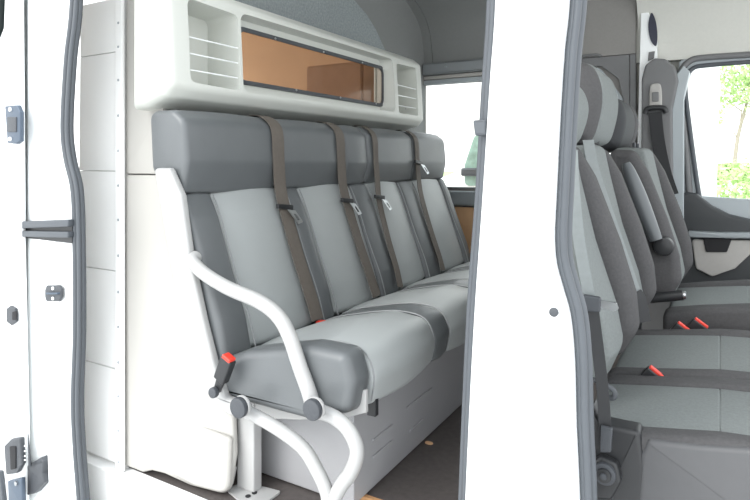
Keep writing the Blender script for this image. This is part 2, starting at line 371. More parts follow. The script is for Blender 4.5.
# seal beads round the door glass
def off_path(px, Y, dz=0): return [atY(x, y, Y) for x, y in px]
bead = spl(off_path([(700, 200), (696, 175), (690, 130), (685.5, 92), (686, 78), (693, 68.5), (705, 65.5), (750, 62), (800, 58)], Yd-.005), 6)
MB().tube(bead, .010).build('window_seal', 'rubber', dr)
bead = spl(off_path([(690, 200), (684, 130), (678, 92), (680, 73), (690, 61), (705, 57.5), (750, 54.5), (800, 50)], Yd-.005), 6)
MB().tube(bead, .014).build('door_seal', 'cabdark', dr)
MB().plate(wo, [], 'XZ', Yd+.02, Yd+.024).build('pane', 'glass', dr)
Yc = Yd-.07
card = rc([xz(676, 330, Yc), xz(675, 215, Yc), xz(676, 197, Yc), xz(686, 192, Yc), xz(697, 194, Yc), xz(712, 206, Yc), xz(730, 215, Yc), xz(760, 222, Yc), xz(900, 226, Yc), (.9, 0), (-.13, 0)], .02)
MB().rprism(card, 'XZ', Yc, Yd-.001, .015).build('door_card', 'door', dr)
MB().rprism(rc([xz(690, 237, Yc-.03), xz(688, 231, Yc-.03), xz(720, 232.5, Yc-.03), xz(900, 233, Yc-.03), xz(900, 239, Yc-.03), xz(730, 238, Yc-.03)], .006), 'XZ', Yc-.05, Yc+.01, .006).build('armrest_ledge', 'silver', dr)
MB().rprism(rc([xz(692, 239, Yc), xz(760, 240, Yc), xz(752, 252, Yc), xz(735, 268, Yc), xz(712, 276, Yc), xz(696, 268, Yc)], .015), 'XZ', Yc-.02, Yc+.005, .006).build('door_inlay', 'beige', dr)
hd = MB().rprism(rc([xz(703, 238, Yc-.02), xz(732, 238.5, Yc-.02), xz(727, 252, Yc-.02), xz(706, 252, Yc-.02)], .008), 'XZ', Yc-.028, Yc-.018, .003).build('pull_handle', 'hole', dr)

# ---- near body: C pillar, sliding door edge, B pillar, seals
D = .89
def P(px, py, Y=D): return xz(px, py, Y)
cp = MB()
cp.plate([P(27, 700), P(27, -330), P(84, -330), P(80, -130), P(74, 0), P(67, 60), P(62, 125), P(65, 158), P(72, 190), P(74, 240), P(73, 330), P(73, 400), P(76, 450), P(81, 520), P(90, 700)], [], 'XZ', D, D+.018)
cpo = struct(cp.build('trim_14', 'paint', bevel=.004), 'white rear door pillar')
MB().rprism(rc([P(50, 700), P(50, 480), P(47, 380), P(44, 300), P(38, 260), P(36, 215), P(40, 130), P(42, -60), P(60, -60), P(57, 60), P(53, 130), P(55, 200), P(60, 300), P(64, 400), P(70, 480), P(74, 700)], .01), 'XZ', D-.006, D+.01, .005).build('pillar_bead', 'paint', cpo)
MB().rprism(rc([P(24, 221), P(76, 219), P(76, 226), P(24, 228)], .004), 'XZ', D-.022, D+.002, .003).build('upper_guide', 'rubber', cpo)
MB().rprism(rc([P(24, 230), P(76, 231), P(76, 237), P(24, 236)], .004), 'XZ', D-.022, D+.002, .003).build('lower_guide', 'rubber', cpo)
MB().box(P(26, 230)[0], P(75, 230)[0], D-.008, D+.004, P(24, 237)[1], P(24, 221)[1]).build('guide_channel', 'black', cpo)
sp = MB().rprism(rc([P(44.5, 290, D-.012), P(46, 285.5, D-.012), P(59, 285.5, D-.012), P(61, 290, D-.012), P(61, 297, D-.012), P(59, 301.5, D-.012), P(46, 301.5, D-.012), P(44.5, 297, D-.012)], .003), 'XZ', D-.012, D-.004, .003).build('striker_plate', 'cap', cpo)
for q in (288.5, 298.5): p = atY(52.5, q, D-.014); MB().cyl(p+Vector((0, .003, 0)), p-Vector((0, .001, 0)), .0045, bev=.001).build('screw', 'paint', sp)
p = atY(47, 293.5, D-.017); q = atY(58, 293.5, D-.017); MB().tube([p+Vector((0, .009, 0)), p, q, q+Vector((0, .009, 0))], .0028).build('striker_bar', 'steelblue', sp)
p = atY(60, 480, D); MB().cyl(p+Vector((0, .002, 0)), p-Vector((0, .004, 0)), .0058, bev=.0015).build('plug', 'black', cpo)
# sliding door edge
Ys = .862
sd = MB(); gl = rc([xz(-40, -60, Ys), xz(4, -60, Ys), xz(5, 0, Ys), xz(4, 28, Ys), xz(-3, 46, Ys), xz(-40, 50, Ys)], .012)
sd.rprism(rc([xz(22, 700, Ys), xz(24, 435, Ys), xz(20, 250, Ys), xz(19, 120, Ys), xz(18, 0, Ys), xz(18, -330, Ys), xz(-130, -330, Ys), xz(-130, 700, Ys)], .01), 'XZ', Ys, Ys+.018, .006)
sdo = struct(sd.build('door_2', 'paint'), 'edge of the open white sliding side door')
MB().rprism(gl, 'XZ', Ys-.005, Ys+.004, .002).build('door_glass', 'dglass', sdo)
Y1_ = Ys-.012
bm_ = MB().rprism(rc([xz(4.5, 106, Y1_), xz(17, 105, Y1_), xz(20, 112, Y1_), xz(20, 141, Y1_), xz(16, 144, Y1_), xz(7, 143, Y1_)], .004), 'XZ', Y1_, Ys-.0005, .003).build('upper_catch', 'steelblue', sdo)
for y in (109.5, 139): p = atY(10, y, Y1_-.002); MB().cyl(p+Vector((0, .003, 0)), p-Vector((0, .002, 0)), .0056, bev=.001).build('screw', 'paint', bm_)
MB().rprism(rc([xz(8, 117, Y1_), xz(17, 117, Y1_), xz(17, 132, Y1_), xz(8, 132, Y1_)], .003), 'XZ', Y1_-.003, Y1_+.002, .002).build('catch_bar', 'cap', bm_)
c2 = MB().rprism(rc([xz(9, 308, Ys), xz(13, 305, Ys), xz(18, 308, Ys), xz(19, 321, Ys), xz(14, 325, Ys), xz(9, 321, Ys)], .004), 'XZ', Ys-.008, Ys-.0005, .003).build('grommet', 'cap', sdo)
MB().rprism(rc([xz(12, 312, Ys-.01), xz(16, 311, Ys-.01), xz(16, 320, Ys-.01), xz(12, 320, Ys-.01)], .002), 'XZ', Ys-.010, Ys-.007, .001).build('grommet_hole', 'hole', c2)
k = MB().rprism(rc([xz(9, 444, Ys), xz(16, 437, Ys), xz(25, 436, Ys), xz(27, 462, Ys), xz(22, 471, Ys), xz(11, 473, Ys)], .006), 'XZ', Ys-.014, Ys-.0005, .004).build('lock_case', 'cap', sdo)
for y in (446, 451, 456, 460): p = atY(25, y, Ys-.015); MB().ell(p, (.003, .002, .0022), 10, 6).build('tooth', 'paint', k)
MB().rprism(rc([xz(16, 444, Ys), xz(22, 444, Ys), xz(22, 466, Ys), xz(17, 467, Ys)], .003), 'XZ', Ys-.017, Ys-.0135, .001).build('latch_slot', 'hole', k)
k = MB().rprism(rc([xz(12, 479, Ys), xz(26, 476, Ys), xz(27, 505, Ys), xz(13, 507, Ys)], .004), 'XZ', Ys-.012, Ys-.0005, .003).build('lock_plate', 'steelblue', sdo)
p = atY(17, 483, Ys-.012); MB().cyl(p+Vector((0, .001, 0)), p-Vector((0, .005, 0)), .006, bev=.001).build('screw', 'chrome', k)
MB().rprism(rc([xz(-8, 468, Ys), xz(4, 470, Ys), xz(8, 505, Ys), xz(9, 560, Ys), xz(-8, 560, Ys)], .006), 'XZ', Ys-.012, Ys-.0005, .003).build('lower_seal', 'rubber', sdo)
MB().rprism(rc([xz(29, 465, Ys+.02), xz(44, 456, Ys+.02), xz(47, 460, Ys+.02), xz(46, 472, Ys+.02), xz(48, 481, Ys+.02), xz(38, 492, Ys+.02), xz(30, 494, Ys+.02)], .003), 'XZ', Ys+.01, Ys+.05, .004).build('guide_bracket', 'cap', sdo)
MB().tube([atY(28, 434, Ys), atY(30, 466, Ys)], [.0012, .004]).build('lock_rod', 'cap', sdo)
# rear aperture seal
Ysl = D+.002
sl = MB()
cen = [(84, -330), (80, -130), (76.5, 0), (70.5, 60), (67, 125), (70, 158), (77, 190), (79, 240), (79.5, 330), (77.5, 400), (79.5, 450), (84, 510), (92, 640)]
for dx, rr, dy in ((-3.2, .0085, 0), (3.2, .0085, .004), (0, .006, -.006)):
    sl.tube(spl([atY(x+dx, y, Ysl+dy) for x, y in cen], 6), rr, 12)
struct(sl.build('trim_15', 'rubber'), 'rubber seal on the rear edge of the side door opening')
# B pillar
L = [(504, -330), (501, -130), (500, 0), (494, 90), (487, 200), (480, 300), (475, 390), (470, 500), (464, 640)]
Rr = [(585, 640), (582, 500), (578.5, 420), (577, 360), (573, 315), (565, 285), (559, 262), (557, 235), (559, 190), (563, 110), (567, 50), (572, 0), (578, -130), (588, -330)]
L3 = [(p.x, p.z) for p in spl([(*P(*a), 0) and Vector((P(*a)[0], 0, P(*a)[1])) for a in L], 4)]
R3 = [(p.x, p.z) for p in spl([Vector((P(*a)[0], 0, P(*a)[1])) for a in Rr], 4)]
b = MB(); b.rprism(L3+R3, 'XZ', D-.03, D+.09, .010, 4)
bpn = struct(b.build('trim_16', 'paint'), 'white pillar between the side door and the cab door')
MB().rprism(rc([P(527, 640), P(530, 420), P(534, 250), P(533, 100), P(530, -320), P(546, -320), P(548, 100), P(549, 250), P(556, 420), P(566, 640)], .02), 'XZ', D-.0335, D-.02, .0034, 3).build('pillar_swage', 'paint', bpn)
p = atY(554, 312, D-.031); MB().cyl(p+Vector((0, .004, 0)), p-Vector((0, .005, 0)), .0066, bev=.002).build('plug', 'cap', bpn)
sl = MB(); lc = [(498, -330), (495, -130), (494, 0), (488.5, 90), (482, 200), (474.5, 300), (470, 390), (465.5, 500), (460, 640)]
for dx, rr, dy in ((-2.8, .0075, 0.01), (2.6, .0075, 0.004), (0, .006, -.002)):
    sl.tube(spl([atY(x+dx, y, D+dy) for x, y in lc], 5), rr, 12)
s1 = struct(sl.build('trim_17', 'rubber'), 'rubber seal on the front edge of the side door opening')
MB().rprism(rc([P(477, 121), P(490, 120), P(490, 136), P(479, 136)], .003), 'XZ', D-.02, D-.004, .003).build('seal_clip', 'rubber', s1)
sl = MB(); rcn = [(x+6.2, y) for x, y in Rr]
for dx, rr, dy in ((-3.2, .0078, -.006), (3.2, .0085, .002), (0, .006, -.01)):
    sl.tube(spl([atY(x+dx, y, D+dy) for x, y in rcn], 5), rr, 12)
struct(sl.build('trim_18', 'rubber'), 'rubber seal on the rear edge of the cab door opening')
# body above and below the openings
struct(MB().box(-3.2, .9, D-.01, D+.05, 1.80, 1.92).build('wall_near_header', 'paint'))
struct(MB().box(-3.2, P(-40, 0)[0]+.12, D, D+.04, -.35, 1.9).build('wall_near_rear', 'paint'))
struct(MB().box(-1.62, .9, D-.02, D+.06, -.42, -.31).build('trim_19', 'paint'), 'white outer sill')

# ================================================================== OVERHEAD SHELF MOULDING
Xf = -1.20
U0, U1 = .998, yz(424.5, 100, Xf)[0]
un = thing('overhead_shelf', 'cream plastic moulding with two open pockets and a window recess above the rear bench', 'shelf', (-1.3, 1.7, .95))
def solid(mb, name):
    o = mb.build(name, 'unitp', None, smooth=0); return o
def boolsub(a, bs):
    for q in bs:
        m = a.modifiers.new('b', 'BOOLEAN'); m.operation = 'DIFFERENCE'; m.solver = 'EXACT'; m.object = q
    dg = bpy.context.evaluated_depsgraph_get(); me = bpy.data.meshes.new_from_object(a.evaluated_get(dg))
    vs = [v.co.copy() for v in me.vertices]; fs = [tuple(p.vertices) for p in me.polygons]
    for q in bs+[a]: bpy.data.objects.remove(q)
    r = MB(); r.v = vs; r.f = fs; return r
profU = rc([(-1.345, .940, 0), (-1.30, .945, .02), (-1.225, .968, .03), (-1.197, .995, .03), (-1.202, 1.10, 0), (-1.212, 1.255, .03), (-1.25, 1.285, .03), (-1.345, 1.297, 0)], .02, 6)
body = solid(MB().rprism(profU, 'XZ', U0, U1, .028, 6), 'shelfbody')
c1 = [yz(190, -3, Xf), yz(240.5, 15, Xf), yz(240.5, 91, Xf), yz(190, 82, Xf)]
c2 = [yz(398.5, 63, Xf), yz(418, 68, Xf), yz(418, 116, Xf), yz(398.5, 113, Xf)]
c0 = [yz(243, 12, Xf), yz(395, 59, Xf), yz(395, 112, Xf), yz(243, 92, Xf)]
def cut(c, xb, r, sh=.0):
    q = rc(c, r, 6); cy = sum(p[0] for p in q)/len(q); cz = sum(p[1] for p in q)/len(q); n = len(q)
    f0 = [Vector((-1.10, p[0], p[1])) for p in q]; k = .965 if xb > -1.39 else .95
    fm = [Vector((Xf-.012, p[0], p[1])) for p in q]
    fb = [Vector((xb, cy+(p[0]-cy)*k, cz+(p[1]-cz)*k+sh)) for p in q]
    m = MB(); m.v = f0+fm+fb
    m.f = [tuple(range(n))]+[tuple(range(2*n, 3*n))[::-1]]+[(j*n+i, j*n+(i+1) % n, (j+1)*n+(i+1) % n, (j+1)*n+i) for j in (0, 1) for i in range(n)]
    return solid(m, 'cut')
Xw = -1.262
wy0, wy1, wzb, wzt = yz(236, 80, Xw)[0], yz(382, 80, Xw)[0], yz(300, 91.5, Xw)[1], yz(300, 46, Xw)[1]
q0 = rect(wy0, wy1, wzb, wzt, .03); q1 = rect(wy0-.0, wy1+.085, wzb-.02, wzt+.05, .03)
tm = MB(); tm.v = [Vector((Xw+.05, *p)) for p in q0]+[Vector((Xw-.004, *p)) for p in q0]+[Vector((-1.36, *p)) for p in q1]; nn = len(q0)
tm.f = [tuple(range(nn)), tuple(range(2*nn, 3*nn))[::-1]]+[(j*nn+i, j*nn+(i+1) % nn, (j+1)*nn+(i+1) % nn, (j+1)*nn+i) for j in (0, 1) for i in range(nn)]
tun = solid(tm, 'cut')
bod = boolsub(body, [cut(c1, -1.33, .022), cut(c2, -1.33, .016), cut(c0, -1.262, .03), tun])
bo = bod.build('moulding', 'unitp', un, smooth=35, bevel=.004)
MB().box(-1.467, -1.346, 1.15, U1-.02, 1.27, 1.296).build('top_infill', 'unitp', un)
MB().box(-1.467, -1.346, 1.15, U1-.02, .941, .956).build('bottom_infill', 'unitp', un)
gk = MB().plate(rect(wy0-.008, wy1+.008, wzb-.008, wzt+.008, .034), [rect(wy0+.006, wy1-.006, wzb+.005, wzt-.005, .028)], 'YZ', Xw+.0005, Xw+.009).build('window_gasket', 'cap', un, bevel=.002)
MB().plate(rect(wy0+.003, wy1-.003, wzb+.003, wzt-.003, .028), [], 'YZ', Xw+.001, Xw+.004).build('pane', 'tint', gk)
for k in range(4):
    MB().ell((Xw+.010, wy0+.17+.27*k, wzt-.001), (.003, .004, .004)).build('screw', 'chrome', gk)
    MB().ell((Xw+.010, wy0+.28+.27*k, wzb+.001), (.003, .004, .004)).build('screw', 'chrome', gk)
for c, n_ in ((c1, 'near'), (c2, 'far')):
    z0 = max(c[2][1], c[3][1]); z1 = c[1][1]; y0, y1 = c[0][0], c[1][0]
    for k in (.16, .36, .56):
        z = z0+(z1-z0)*k*1.0
        MB().tube([(Xf-.012, y0-.012, z), (Xf-.008, (y0+y1)/2, z-.001), (Xf-.012, y1+.012, z)], .0022, 8).build('retaining_wire', 'paint', un)

# ================================================================== REAR BENCH
by = 1.015
bn = thing('bench_seat', 'four-seat grey vinyl passenger bench with a white tubular armrest in front of the bulkhead', 'bench', (-.95, 1.6, 0))
cells = [(by, 1.375), (1.375, 1.745), (1.745, 1.895), (1.895, 2.28), (2.28, 2.635)]
# headrest band profile
def hp(): return rc([(-1.285, .785, .012), (-1.295, .935, .03), (-1.20, .935, .035), (-1.16, .905, .04), (-1.150, .80, .06), (-1.166, .720, .012), (-1.25, .722, .012)], .02, 6)
for a, b_ in cells:
    MB().rprism(hp(), 'XZ', a+.0005, b_-.0005, .016, 5, puff=.004, nm=5).build('headrest', 'dvinyl', bn)
# side piping of the first headrest
pp = [(q[0], by+.006, q[1]) for q in [(-1.24, .925), (-1.205, .916), (-1.182, .895), (-1.176, .80), (-1.190, .73)]]
MB().tube(spl(pp, 5), .002, 8).build('piping', 'piping', bn)
# backrests: light centre + dark bolsters
cent = rc([(-1.255, .715, .01), (-1.172, .718, .015), (-1.145, .66, .05), (-1.095, .52, .05), (-1.055, .41, .04), (-1.03, .325, .02), (-1.11, .31, .02)], .02, 5)
bol = rc([(-1.235, .718, .01), (-1.166, .718, .015), (-1.135, .66, .05), (-1.082, .52, .05), (-1.038, .41, .04), (-1.015, .315, .02), (-1.12, .30, .02)], .02, 5)
lights = [(1.118, 1.415), (1.488, 1.785), (1.905, 2.15), (2.285, 2.57)]
edges = [by] + [v for l_ in lights for v in l_] + [2.635]
for a, b_ in lights: MB().rprism(cent, 'XZ', a-.004, b_+.004, .012, 4, puff=.012, nm=5).build('backrest', 'lvinyl', bn)
for i in range(0, len(edges), 2):
    a, b_ = edges[i], edges[i+1]
    if False:
        m = [c_[1] for c_ in cells if a < c_[1] < b_][0]
        MB().rprism(bol, 'XZ', a, m-.001, .016, 4, puff=.003).build('back_bolster', 'dvinyl', bn)
        MB().rprism(bol, 'XZ', m+.001, b_, .016, 4, puff=.003).build('back_bolster', 'dvinyl', bn)
    else: MB().rprism(bol, 'XZ', a, b_, .018, 4, puff=.003).build('back_bolster', 'dvinyl', bn)
for y in [lights[0][0], *[v for l_ in lights for v in l_][1:]]:
    MB().tube(spl([(-1.163, y, .712), (-1.137, y, .66), (-1.084, y, .52), (-1.037, y, .41), (-1.012, y, .33)], 6), .0018, 8).build('piping', 'piping', bn)
# cushions
cu = rc([(-1.03, .25, .02), (-1.03, .318, .02), (-.93, .358, .06), (-.76, .398, .08), (-.665, .388, .045), (-.640, .335, .05), (-.652, .270, .02), (-.72, .262, .02)], .02, 6)
cuE = rc([(-1.04, .238, .02), (-1.035, .322, .03), (-.95, .360, .06), (-.77, .402, .08), (-.668, .402, .028), (-.648, .34, .05), (-.660, .278, .03), (-.76, .240, .02)], .02, 6)
cl_ = [(1.088, 1.395), (1.495, 1.785), (1.90, 2.155), (2.285, 2.57)]
for i, (a, b_) in enumerate(cl_): MB().rprism(cu, 'XZ', a-.003, b_+.003, .012, 4, puff=.010, nm=5).build('seat_cushion', 'lvinyl', bn)
ed = [by-.008]+[v for q in cl_ for v in q]+[2.635]
for i in range(0, len(ed), 2):
    MB().rprism(cuE if i == 0 else cu, 'XZ', ed[i], ed[i+1], .022 if i == 0 else .012, 5, puff=.004 if i else .002).build('cushion_bolster', 'dvinyl', bn)
for y in [v for q in cl_ for v in q]:
    MB().tube(spl([(-1.0, y, .334), (-.93, y, .359), (-.80, y, .389), (-.72, y, .396), (-.668, y, .382), (-.646, y, .335), (-.653, y, .280)], 6), .002, 8).build('piping', 'piping', bn)
MB().tube(spl([(-1.03, by+.002, .30), (-.95, by-.001, .333), (-.80, by-.001, .352), (-.70, by, .345)], 5), .0026, 8).build('piping', 'dvinyl', bn)
# near side frame (white)
Yf = 1.0
fr = rc([xz(157, 168, Yf), xz(172, 168, Yf), xz(184, 195, Yf), xz(193, 260, Yf), xz(206, 320, Yf), xz(216, 360, Yf), xz(228, 396, Yf), xz(250, 403, Yf), xz(250, 418, Yf), xz(230, 413, Yf), xz(212, 396, Yf), xz(197, 366, Yf), xz(186, 330, Yf), xz(173, 262, Yf)], .012, 4)
MB().rprism(fr, 'XZ', Yf-.012, Yf+.012, .008, 4).build('side_frame', 'frame', bn)
A = [atY(x, y, Yf-.012) for x, y in [(193, 262), (205, 274), (228, 288), (258, 301), (277, 315), (289, 335), (300, 367), (309, 392), (313, 408)]]
A = [A[0]+Vector((-.014, .02, .008))]+A
MB().tube(spl(A, 6), .0162, 16).build('armrest', 'frame', bn)
def capm(px, py, r, n='pivot_cap'):
    p = atY(px, py, Yf-.045)
    w = MB().cyl(p+Vector((0, .012, 0)), p+Vector((0, .002, 0)), r*1.04, 28, bev=.003).build('collar', 'frame', bn)
    MB().cyl(p+Vector((0, .004, 0)), p-Vector((0, .010, 0)), r, 28, bev=.003).build(n, 'cap', bn)
capm(240, 407, .0225); capm(313.5, 409, .0215)
# legs / floor loops
T1 = [atY(x, y, Yf-.008) for x, y in [(238, 408), (256, 416), (283, 432), (304, 449), (317, 470), (326, 490), (330, 512)]]
T2 = [atY(x, y, Yf-.004) for x, y in [(313, 410), (332, 416), (348, 429), (357, 450), (352, 470), (341, 486), (334, 500), (331, 514)]]
MB().tube(spl(T1, 6), .0145, 16).build('leg', 'frame', bn)
MB().tube(spl(T2, 6), .0152, 16).build('leg', 'frame', bn)
zb = min(p.z for p in T1+T2)
# post with foot plate
px0, px1 = xz(241, 450, 1.07)[0], xz(258, 450, 1.07)[0]
MB().rprism(rect(px0, px1, .004, .235, .004), 'XZ', 1.055, 1.085, .004).build('post', 'frame', bn)
fp = MB().plate(rc([atZ(225, 488, .006), atZ(246, 482, .006), atZ(281, 491, .006), atZ(262, 505, .006), atZ(243, 503, .006)], .006), [], 'XY', .001, .006).build('foot_plate', 'frame', bn)
for q in (atZ(248, 496, .007), atZ(254.5, 492.5, .007)): MB().cyl((q[0], q[1], .0055), (q[0], q[1], .0075), .0065, 16).build('bolt_hole', 'hole', fp)
MB().tube([(px0-.028, 1.052, .006), (px0-.012, 1.052, .012), (px0-.002, 1.054, .055)], .0035, 8).build('gusset', 'frame', bn)
# rails beneath the cushion, bracket
MB().rprism([xz(255, 400, 1.05), xz(255, 418, 1.05), xz(300, 420, 1.05), xz(345, 418, 1.05), xz(366, 413, 1.05), xz(366, 390, 1.05), xz(300, 395, 1.05)], 'XZ', 1.05, 1.06, .002).build('side_rail', 'frame', bn)
MB().box(-.79, -.76, by+.13, 2.62, .205, .236).build('front_rail', 'frame', bn, bevel=.003)
MB().box(-.672, -.650, by+.085, by+.100, .240, .283).build('rail_end_bracket', 'black', bn, bevel=.002)
# base box
bx = MB().box(xz(259, 450, 1.137)[0], -.73, 1.137, 2.62, .003, .245).build('base_box', 'box', bn, bevel=.003)
for (y0, y1, z) in ((1.22, 1.32, .075), (1.22, 1.32, .115), (1.42, 1.50, .06), (1.40, 1.56, .13)):
    MB().rprism(rect(y0, y1, z, z+.008, .0035), 'YZ', -.7305, -.7265, .0015).build('pressed_slot', 'box', bx)
MB().box(px1+.004, -.735, 2.622, 2.64, .003, .6).build('far_end_frame', 'frame', bn)

ch = atY(429, 444, 1.2); r_ = _ray(429, 444); tt = -EYE/r_.z; cp_ = Vector((r_.x*tt, r_.y*tt, .003))
wc = MB().ell(cp_, (.012, .008, .003), 14, 8, .8).build('wood_chip', 'ply'); tag(wc, 'small pale wood chip lying on the dark floor beside the bench box', 'chip')
# ---- seat belts of the bench
def bench_belt(Y, w, tz, lbl, dy=0., steep=0.):
    t = thing('seat_belt', lbl, 'seat belt', (-1.12, Y, .32), 'seat belts hanging over the rear bench')
    pts = [(-1.27, Y, .936), (-1.225, Y, .943), (-1.185, Y, .932), (-1.152, Y, .895), (-1.145, Y, .80), (-1.138, Y, .72), (-1.118, Y+dy*.3, .65), (-1.07, Y+dy*.6, .52), (-1.025, Y+dy*.8, .41), (-1.0, Y+dy, .345)]
    pt = spl(pts, 5)
    MB().ribbon(pt, (0, w, 0), .0022).build('webbing', 'web', t)
    MB().ribbon([p+Vector((-.003, .012, 0)) for p in pt[6:]], (0, w*.92, 0), .0022).build('webbing', 'web', t)
    zz = tz; p = min(pt, key=lambda q: abs(q.z-zz))
    q = p+Vector((.006, 0, 0))
    MB().rprism(rc([(-.028, -.006), (.028, -.006), (.028, .008), (-.028, .008)], .004), 'XY', -.004, .004, .002).build('x', 'black', None)
    o = bpy.data.objects['x']; bpy.data.objects.remove(o)
    MB().rprism(rc([(q.y-.036, q.z-.004), (q.y+.034, q.z-.014), (q.y+.034, q.z+.002), (q.y-.036, q.z+.010)], .003), 'YZ', q.x-.005, q.x+.005, .002).build('tongue_grip', 'black', t)
    sl_ = [(q.y-.006, q.z-.008), (q.y+.030, q.z-.014), (q.y+.052, q.z-.050), (q.y+.028, q.z-.054)]
    ho = [(q.y+.016, q.z-.022), (q.y+.028, q.z-.024), (q.y+.040, q.z-.043), (q.y+.028, q.z-.044)]
    MB().plate(rc(sl_, .003), [ho], 'YZ', q.x+.008, q.x+.0105, warp=lambda v, z0=q.z: Vector((v.x+(z0-v.z)*.35, v.y, v.z))).build('latch_plate', 'chrome', t)
    MB().rprism(rc([(-1.30, Y-.03), (-1.25, Y-.03), (-1.25, Y+.03), (-1.30, Y+.03)], .004), 'XY', .931, .942, .002).build('belt_guide', 'black', t)
    return t
bench_belt(1.362, .046, .672, 'brown-grey belt over the near headrest of the rear bench, wide webbing and steel tongue')
bench_belt(1.70, .044, .668, 'second seat belt from the near end of the rear bench, tongue against the backrest')
bench_belt(1.94, .030, .672, 'third seat belt from the near end of the rear bench, its webbing slanting nearer', dy=-.07)
bench_belt(2.30, .034, .80, 'farthest seat belt on the rear bench, tongue caught high on the headrest', dy=-.05)
# ---- buckles
def buckle(loc, lbl, tilt, grp, s=1., disc=True):
    t = thing('belt_buckle', lbl, 'buckle', loc, grp)
    L_ = Vector(loc); R_ = Matrix.Rotation(tilt, 4, 'Y')
    def W(v): return L_+R_@(Vector(v)*s)
    m = MB(); m.rprism(rc([(-.016, .03), (.016, .03), (.017, .088), (-.017, .088)], .005), 'XZ', -.011, .011, .004); m.v = [W(v) for v in m.v]; m.build('housing', 'black', t)
    m = MB(); m.rprism(rc([(-.013, .084), (.013, .084), (.013, .094), (-.013, .094)], .003), 'XZ', -.0105, .0105, .003); m.v = [W(v) for v in m.v]; m.build('release_button', 'red', t)
    m = MB(); m.rprism(rc([(-.009, 0), (.009, 0), (.012, .035), (-.012, .035)], .004), 'XZ', -.004, .004, .002); m.v = [W(v) for v in m.v]; m.build('stalk', 'black', t)
    if disc:
        m = MB(); m.cyl((0, -.004, .0), (0, -.016, .0), .012, 20, bev=.002); m.v = [W(v) for v in m.v]; m.build('pivot_bolt', 'cap', t)
    return t
p = atY(217, 391, .975)
buckle(p, 'black buckle with a red button on the near side of the rear bench', .42, 'rear bench buckles', 1.02)
p = atX(320, 332, -1.0)
buckle((p.x+.012, p.y, p.z-.055), 'red buckle sunk between the first two seats of the rear bench', -.1, 'rear bench buckles', .95, False)

# ================================================================== CAB SEATS
def back_parts(t, y0, y1, dx, nearp, head_top, head_z0, hdx=0., dark=True):
    c = [(-.30, .845), (-.283, .76), (-.250, .62), (-.205, .48), (-.19, .40), (-.215, .34)]
    back = [(-.36, .34), (-.38, .55), (-.41, .75), (-.40, .85)]
    poly = rc([(x+dx, z, .02) for x, z in c+back], .02, 5)
    w = y1-y0; cy0, cy1 = y0+.085, y1-.105
    MB().rprism(poly, 'XZ', cy0-.004, cy1+.004, .01, 3, puff=.006, nm=3).build('backrest', 'lfab', t)
    fb = rc([(x+dx, z, r) for x, z, r in [(-.305, .84, .03), (-.262, .765, .05), (-.205, .61, .06), (-.170, .49, .05), (-.163, .41, .05), (-.20, .345, .03), (-.36, .335, .03), (-.40, .55, .05), (-.42, .75, .05), (-.40, .845, .03)]], .02, 5)
    nb = rc([(x+dx-nearp, z, r) if x > -.35 else (x+dx, z, r) for x, z, r in [(-.305, .84, .03), (-.262, .765, .05), (-.205, .61, .06), (-.170, .49, .05), (-.163, .41, .05), (-.20, .345, .03), (-.36, .335, .03), (-.40, .55, .05), (-.42, .75, .05), (-.40, .845, .03)]], .02, 5)
    MB().rprism(nb, 'XZ', y0, cy0, .03, 5).build('back_bolster', 'dfab', t)
    MB().rprism(fb, 'XZ', cy1, y1, .035, 5).build('back_bolster', 'dfab', t)
    # headrest
    z0, z1 = head_z0, head_top; h = z1-z0; hy0, hy1 = y0+.05, y1-.04
    hpoly = cspl([(-.385, z0), (-.31, z0-.005), (-.283, z0+.25*h), (-.275, z0+.6*h), (-.295, z0+.9*h), (-.335, z1), (-.375, z0+.93*h), (-.40, z0+.5*h)])
    hpoly = [(x+dx+hdx, z) for x, z in hpoly]
    hr = MB().rprism(hpoly, 'XZ', hy0, hy1, .055, 7, puff=.004, nm=3).build('headrest', 'dfab', t)
    if dark: pass
    for yy in ((hy0+hy1)/2-.05, (hy0+hy1)/2+.05):
        MB().cyl((-.345+dx, yy, z0-.06), (-.345+dx, yy, z0+.02), .006, 12).build('headrest_rod', 'cap', hr)
    return hpoly, hy0, hy1, hr
def cush(t, y0, y1, x0, x1, z, lz, near_w=.05, far_w=.05, raise_=.012):
    xs = x0+.235
    pb = rc([(x0-.01, z-.13, .02), (x0-.01, z-.004, .03), (x0+.10, z+raise_, .06), (xs, z+raise_+.022, .1), (x1-.10, z+raise_+.038, .06), (x1+.005, z+.01, .05), (x1+.005, z-.13, .03)], .02, 5)
    pc1 = rc([(x0, z-.12, .02), (x0, z-.008, .02), (x0+.12, z+.010, .06), (xs, z+.026, .004), (xs, z-.12, .0)], .02, 5)
    pc2 = rc([(xs, z-.12, .0), (xs, z+.026, .004), (x1-.10, z+.042, .06), (x1, z+.01, .05), (x1, z-.12, .03)], .02, 5)
    MB().rprism(pc1, 'XZ', y0+near_w-.003, y1-far_w+.003, .008, 3, puff=.004).build('seat_cushion', 'lfab', t)
    MB().rprism(pc2, 'XZ', y0+near_w-.003, y1-far_w+.003, .008, 3, puff=.004).build('front_cushion', 'lfab', t)
    MB().rprism(pb, 'XZ', y0, y0+near_w, .018, 5).build('cushion_bolster', 'dfab', t)
    MB().rprism(pb, 'XZ', y1-far_w, y1, .018, 5).build('cushion_bolster', 'dfab', t)
CZ = -.34  # cab floor level
struct(MB().box(-.60, .9, 1.20, 1.201, -.3, -.29).build('trim_20', 'black')) if False else None
db = thing('passenger_bench_seat', 'nearer cab seat, a two-place passenger bench in dark and light grey fabric', 'seat', (-.05, 1.58, 0))
h1 = back_parts(db, 1.19, 1.545, 0.0, .085, .995, .845)
h2 = back_parts(db, 1.565, 1.975, 0.0, .03, 1.075, .86)
